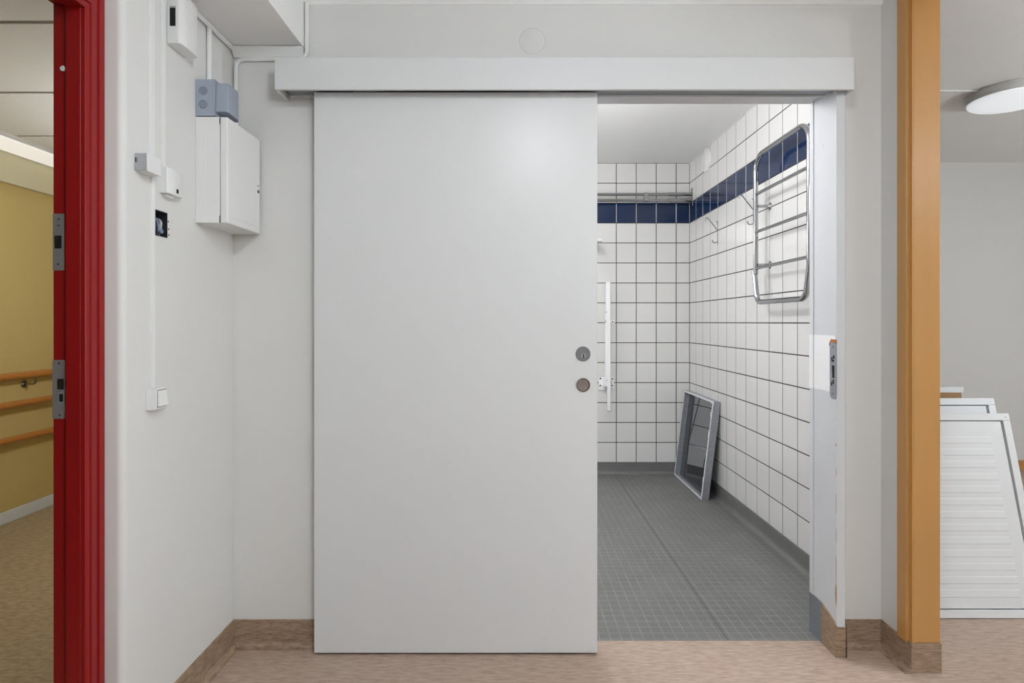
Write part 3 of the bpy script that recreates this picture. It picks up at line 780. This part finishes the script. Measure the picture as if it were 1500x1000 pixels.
holes(pl1, ((879.5, 554.2, .0065), (879.2, 564.5, .0065), (883.6, 555, .004), (884.8, 558.8, .004)), yw - 0.012)
holes(pl2, ((897.2, 554.8, .0055), (897.0, 564.5, .0055)), yw - 0.012)
holes(arm, ((888.7, 557, .003),), GY - 0.0105)
holes(parts[2], ((887.6, 457, .004), (887.2, 470.5, .004)), GY - 0.016)

# shallow metal tray with a mirror-like sheet leaning against the tiles
r = root('metal_tray', (1.245, 4.12, 0.003), 'shallow grey metal tray with mirrored sheet leaning on the tiles', 'tray')
L_, H_, D_ = 0.635, 0.648, 0.045
lean = math.radians(7.0)
r.rotation_euler = (0, lean, 0)
y0, y1 = -L_ / 2, L_ / 2
tk = 0.006
MB().box(0, D_, y0, y0 + tk, 0, H_).build('side', 'tray', r, bevel=0.001)
MB().box(0, D_, y1 - tk, y1, 0, H_).build('side', 'tray', r, bevel=0.001)
MB().box(0, D_, y0 + tk, y1 - tk, 0, tk).build('side', 'tray', r, bevel=0.001)
MB().box(0, D_, y0 + tk, y1 - tk, H_ - tk, H_).build('side', 'tray', r, bevel=0.001)
MB().box(D_ - 0.006, D_ - 0.001, y0 + tk, y1 - tk, tk, H_ - tk).build('mirror_sheet', 'mirror', r)
rw = 0.014
for (a, b_, c, d) in ((y0, y0 + rw, 0, H_), (y1 - rw, y1, 0, H_), (y0 + rw, y1 - rw, 0, rw), (y0 + rw, y1 - rw, H_ - rw, H_)):
    MB().box(-0.0035, 0.0, a, b_, c, d).build('rim', 'tray_rim', r, bevel=0.0015)
for (yy, zz, ly, lz) in ((y0 + 0.01, H_ - 0.01, .05, .016), (y0 + 0.01, 0.43, .014, .04), (y0 + .01, 0.13, .014, .03), (y1 - .01, 0.05, .014, .03), (y0 + .012, 0.56, .016, .03)):
    MB().box(-0.005, -0.003, yy - ly / 2, yy + ly / 2, zz - lz / 2, zz + lz / 2).build('sealant_blob', 'tray_rim', r, bevel=0.0008)
o = MB().box(0, 0.008, 0, 0.008, 0, 0.015).build('small_hook', 'dark')

bpy.data.objects.remove(o)

# ------------------------------------------------------------------ corridor fittings
def handrail(z, label, bracket=False, rad=0.019, xo=0.072):
    r = root('handrail', (CX, 3.4, z), label, 'handrail', 'wooden handrails along the corridor wall')
    k = MB().tube([(xo, -5.0, 0), (xo, 3.5, 0)], rad, 16).build('rail', 'wood', r, smooth=True)
    ys = (-3.45, -2.25, -1.05, 0.10, 1.35, 2.6)
    for y in ys:
        if not bracket and y != ys[-2]: continue
        b_ = MB().tube(fillet([(0.002, y, -0.062), (xo, y + 0.0, -0.062), (xo, y, -rad + 0.004)], 0.018, 5), 0.006, 10).build('bracket', 'chrome', r, smooth=True)
        MB().lathe([(0.022, 0), (0.022, 0.003), (0.014, 0.006)], (0, y, -0.062), (1, 0, 0), 24).build('wall_rose', 'chrome', b_, smooth=True)
handrail(0.852, 'thick top wooden handrail held on chrome brackets', True, 0.021)
handrail(0.690, 'middle wooden handrail on the yellow corridor wall')
handrail(0.490, 'lowest wooden handrail on the yellow corridor wall')

M['corr_strip'] = glow('luminaire lens', (1.0, 0.96, 0.88, 1), CORRIDOR_STRIP)
r = root('linear_luminaire', (-2.8, 2.6, 2.138), 'long white linear ceiling light beside the yellow corridor wall', 'ceiling light')
k1 = MB().prism([(-2.685, 2.168), (-2.70, 2.160), (CX + 0.032, 2.139), (CX + 0.002, 2.139), (CX + 0.002, 2.1735), (-2.685, 2.1735)], lambda u, v: (u, -1.6, v), lambda u, v: (u, 6.9, v)).build('housing', 'white')
k2 = MB().prism([(-2.715, 2.1545), (-2.72, 2.150), (CX + 0.045, 2.133), (CX + 0.045, 2.1375)], lambda u, v: (u, 0.5, v), lambda u, v: (u, 5.5, v)).build('lens', 'corr_strip')
adopt(r, k1, k2)

# ------------------------------------------------------------------ side room: lamp, cable, leaning panels
def disc_lamp(name, label, loc, rad, h, strength, col=NEUTRAL, body='lamp_body', lip=0.72):
    r = root(name, loc, label, 'ceiling light')
    MB().lathe([(rad * 0.985, 0.0), (rad, 0.004), (rad, h * lip), (rad * 0.985, h * (lip + 0.08))], (0, 0, 0), (0, 0, -1), 64).build('housing', body, r, smooth=True)
    M[name + label] = glow('lamp diffuser', col, strength)
    MB().lathe([(rad * 0.975, h * lip), (rad * 0.97, h * 0.9), (rad * 0.93, h * 0.99), (rad * 0.6, h * 1.0), (0, h * 1.0)], (0, 0, 0), (0, 0, -1), 64).build('diffuser', name + label, r, smooth=True)
    return r
disc_lamp('ceiling_lamp', 'round white disc lamp on the side room ceiling next to the trunking', (2.735, 3.18, SZ), 0.205, 0.06, SIDE_LAMP_SEEN)
o = MB().box(1.47, 2.60, 3.165, 3.177, SZ - 0.008, SZ).build('cable_trunking', 'plastic', bevel=0.001)
tag(o, 'white trunking across the side room ceiling to the disc lamp', 'cable trunking')

def louvred_panel(label, xr, y, z, width, height, lean, louvres, th=0.04):
    r = root('louvred_panel', (xr, y, z), label, 'panel', 'white panels leaning in the side room')
    r.rotation_euler = (-lean, 0, 0)
    fw = 0.030
    MB().box(-width, 0, 0, th, height - fw, height).build('frame_rail', 'panel_white', r, bevel=0.002)
    MB().box(-width, 0, 0, th, 0, fw).build('frame_rail', 'panel_white', r, bevel=0.002)
    MB().box(-fw, 0, 0, th, fw, height - fw).build('frame_stile', 'panel_white', r, bevel=0.002)
    MB().box(-width, -width + fw, 0, th, fw, height - fw).build('frame_stile', 'panel_white', r, bevel=0.002)
    g = 0.008
    MB().box(-width + fw, -fw, th * 0.4, th * 0.9, fw, height - fw).build('groove', 'steel_dull', r)
    sheet = MB().box(-width + fw + g, -fw - g, 0.004, th * 0.4, fw + g * 0.5, height - fw - g * 0.4).build('sheet', 'panel_white', r, bevel=0.0015)
    if louvres:
        n = 13; z0 = 0.075; pitch = (height - 0.15) / n
        for i in range(n):
            zz = z0 + i * pitch
            xa, xb = -width + fw + 0.06, -fw - 0.062
            MB().prism([(0.004, zz), (0.0024, zz + 0.0015), (0.0032, zz + pitch * 0.5), (0.004, zz + pitch * 0.58)], lambda u, v: (xa, u, v), lambda u, v: (xb, u, v)).build('louvre', 'panel_white', sheet)
    else:
        MB().box(-0.18, -0.14, -0.008, 0.004, height - 0.085, height - 0.075).build('catch', 'plastic', sheet, bevel=0.002)
        MB().box(-width + fw + 0.05, -0.11, 0.0, 0.004, height - 0.12, height - 0.092).build('ledge', 'panel_white', sheet, bevel=0.001)
    for zz in (height - 0.015, 0.015):
        MB().lathe([(0.003, 0), (0.0025, 0.001)], (-0.016, 0, zz), (0, -1, 0), 10).build('screw', 'steel', r)
    return r
louvred_panel('white louvred panel leaning foremost of the stack', 2.105, 2.282, 0.003, 0.62, 0.795, math.radians(13.4), True)
louvred_panel('plain framed white panel leaning behind the louvred one', 2.098, 2.345, 0.003, 0.60, 0.850, math.radians(12.8), False)
r = root('wooden_board', (1.75, 2.62, 0), 'upright brown board with a white capping behind the leaning panels', 'board')
adopt(r, MB().box(1.50, 1.995, 2.582, 2.65, 0.0, 0.850).build('core', 'brown_board', bevel=0.001),
      MB().box(1.50, 2.003, 2.580, 2.655, 0.850, 0.874).build('cap', 'panel_white', bevel=0.001))

# ------------------------------------------------------------------ lamps of the rooms, with added fill globes
def globe_lamp(name, label, loc, rad, drop, strength, col=NEUTRAL):
    r = root(name, loc, label, 'ceiling light')
    MB().lathe([(0.05, 0.0), (0.05, 0.012), (0.04, 0.018)], (0, 0, 0), (0, 0, -1), 32).build('ceiling_rose', 'lamp_body', r, smooth=True)
    if drop - rad * 0.9 > 0.03: MB().tube([(0, 0, -0.015), (0, 0, -drop + rad * 0.9)], 0.007, 10).build('stem', 'lamp_body', r, smooth=True)
    M[name + label] = glow('opal glass', col, strength)
    prof = [(rad * math.sin(PI * k / 16) + 0.0005, drop - rad * math.cos(PI * k / 16)) for k in range(17)]
    MB().lathe(prof, (0, 0, 0), (0, 0, -1), 32).build('globe', name + label, r, smooth=True)
    return r
disc_lamp('hall_lamp', 'opal drum lamp on the hall ceiling before the sliding door', (0.14, 0.385, HZ), 0.095, 0.07, HALL_LAMP, lip=0.25)
globe_lamp('hall_fill_globe', 'added fill globe hanging unseen at the rear of the hall', (0.95, -0.5, HZ), 0.11, 0.35, HALL_FILL)  # added fill that brightens the left wall and door, out of view
BATH_COL = (0.95, 0.96, 1.0, 1)
globe_lamp('bathroom_globe', 'opal globe lamp on the bathroom ceiling close to the doorway', (0.2, 2.57, BZ), 0.085, 0.24, BATH_LAMP, BATH_COL)
globe_lamp('bathroom_globe', 'added fill globe in the bathroom far behind the sliding door', (-0.6, 3.5, BZ), 0.10, 0.55, BATH_LAMP * 0.45, BATH_COL)  # added fill light, hidden by the door leaf
globe_lamp('side_room_globe', 'opal globe lamp on the side room ceiling near the hall', (2.735, 0.0, SZ), 0.12, 0.30, SIDE_LAMP * 0.6)
globe_lamp('side_room_globe', 'added pendant fill globe in the side room by the outer wall', (3.7, 1.4, SZ), 0.13, 1.0, SIDE_LAMP * 1.75)  # added out of view to lift the side room ceiling and wall
globe_lamp('corridor_fill_globe', 'added fill globe over the corridor behind the white wall block', (-1.6, 3.1, 2.17), 0.10, 0.70, CORRIDOR_FILL, (0.84, 0.92, 1.0, 1))  # unseen light added for the yellow wall and corridor ceiling
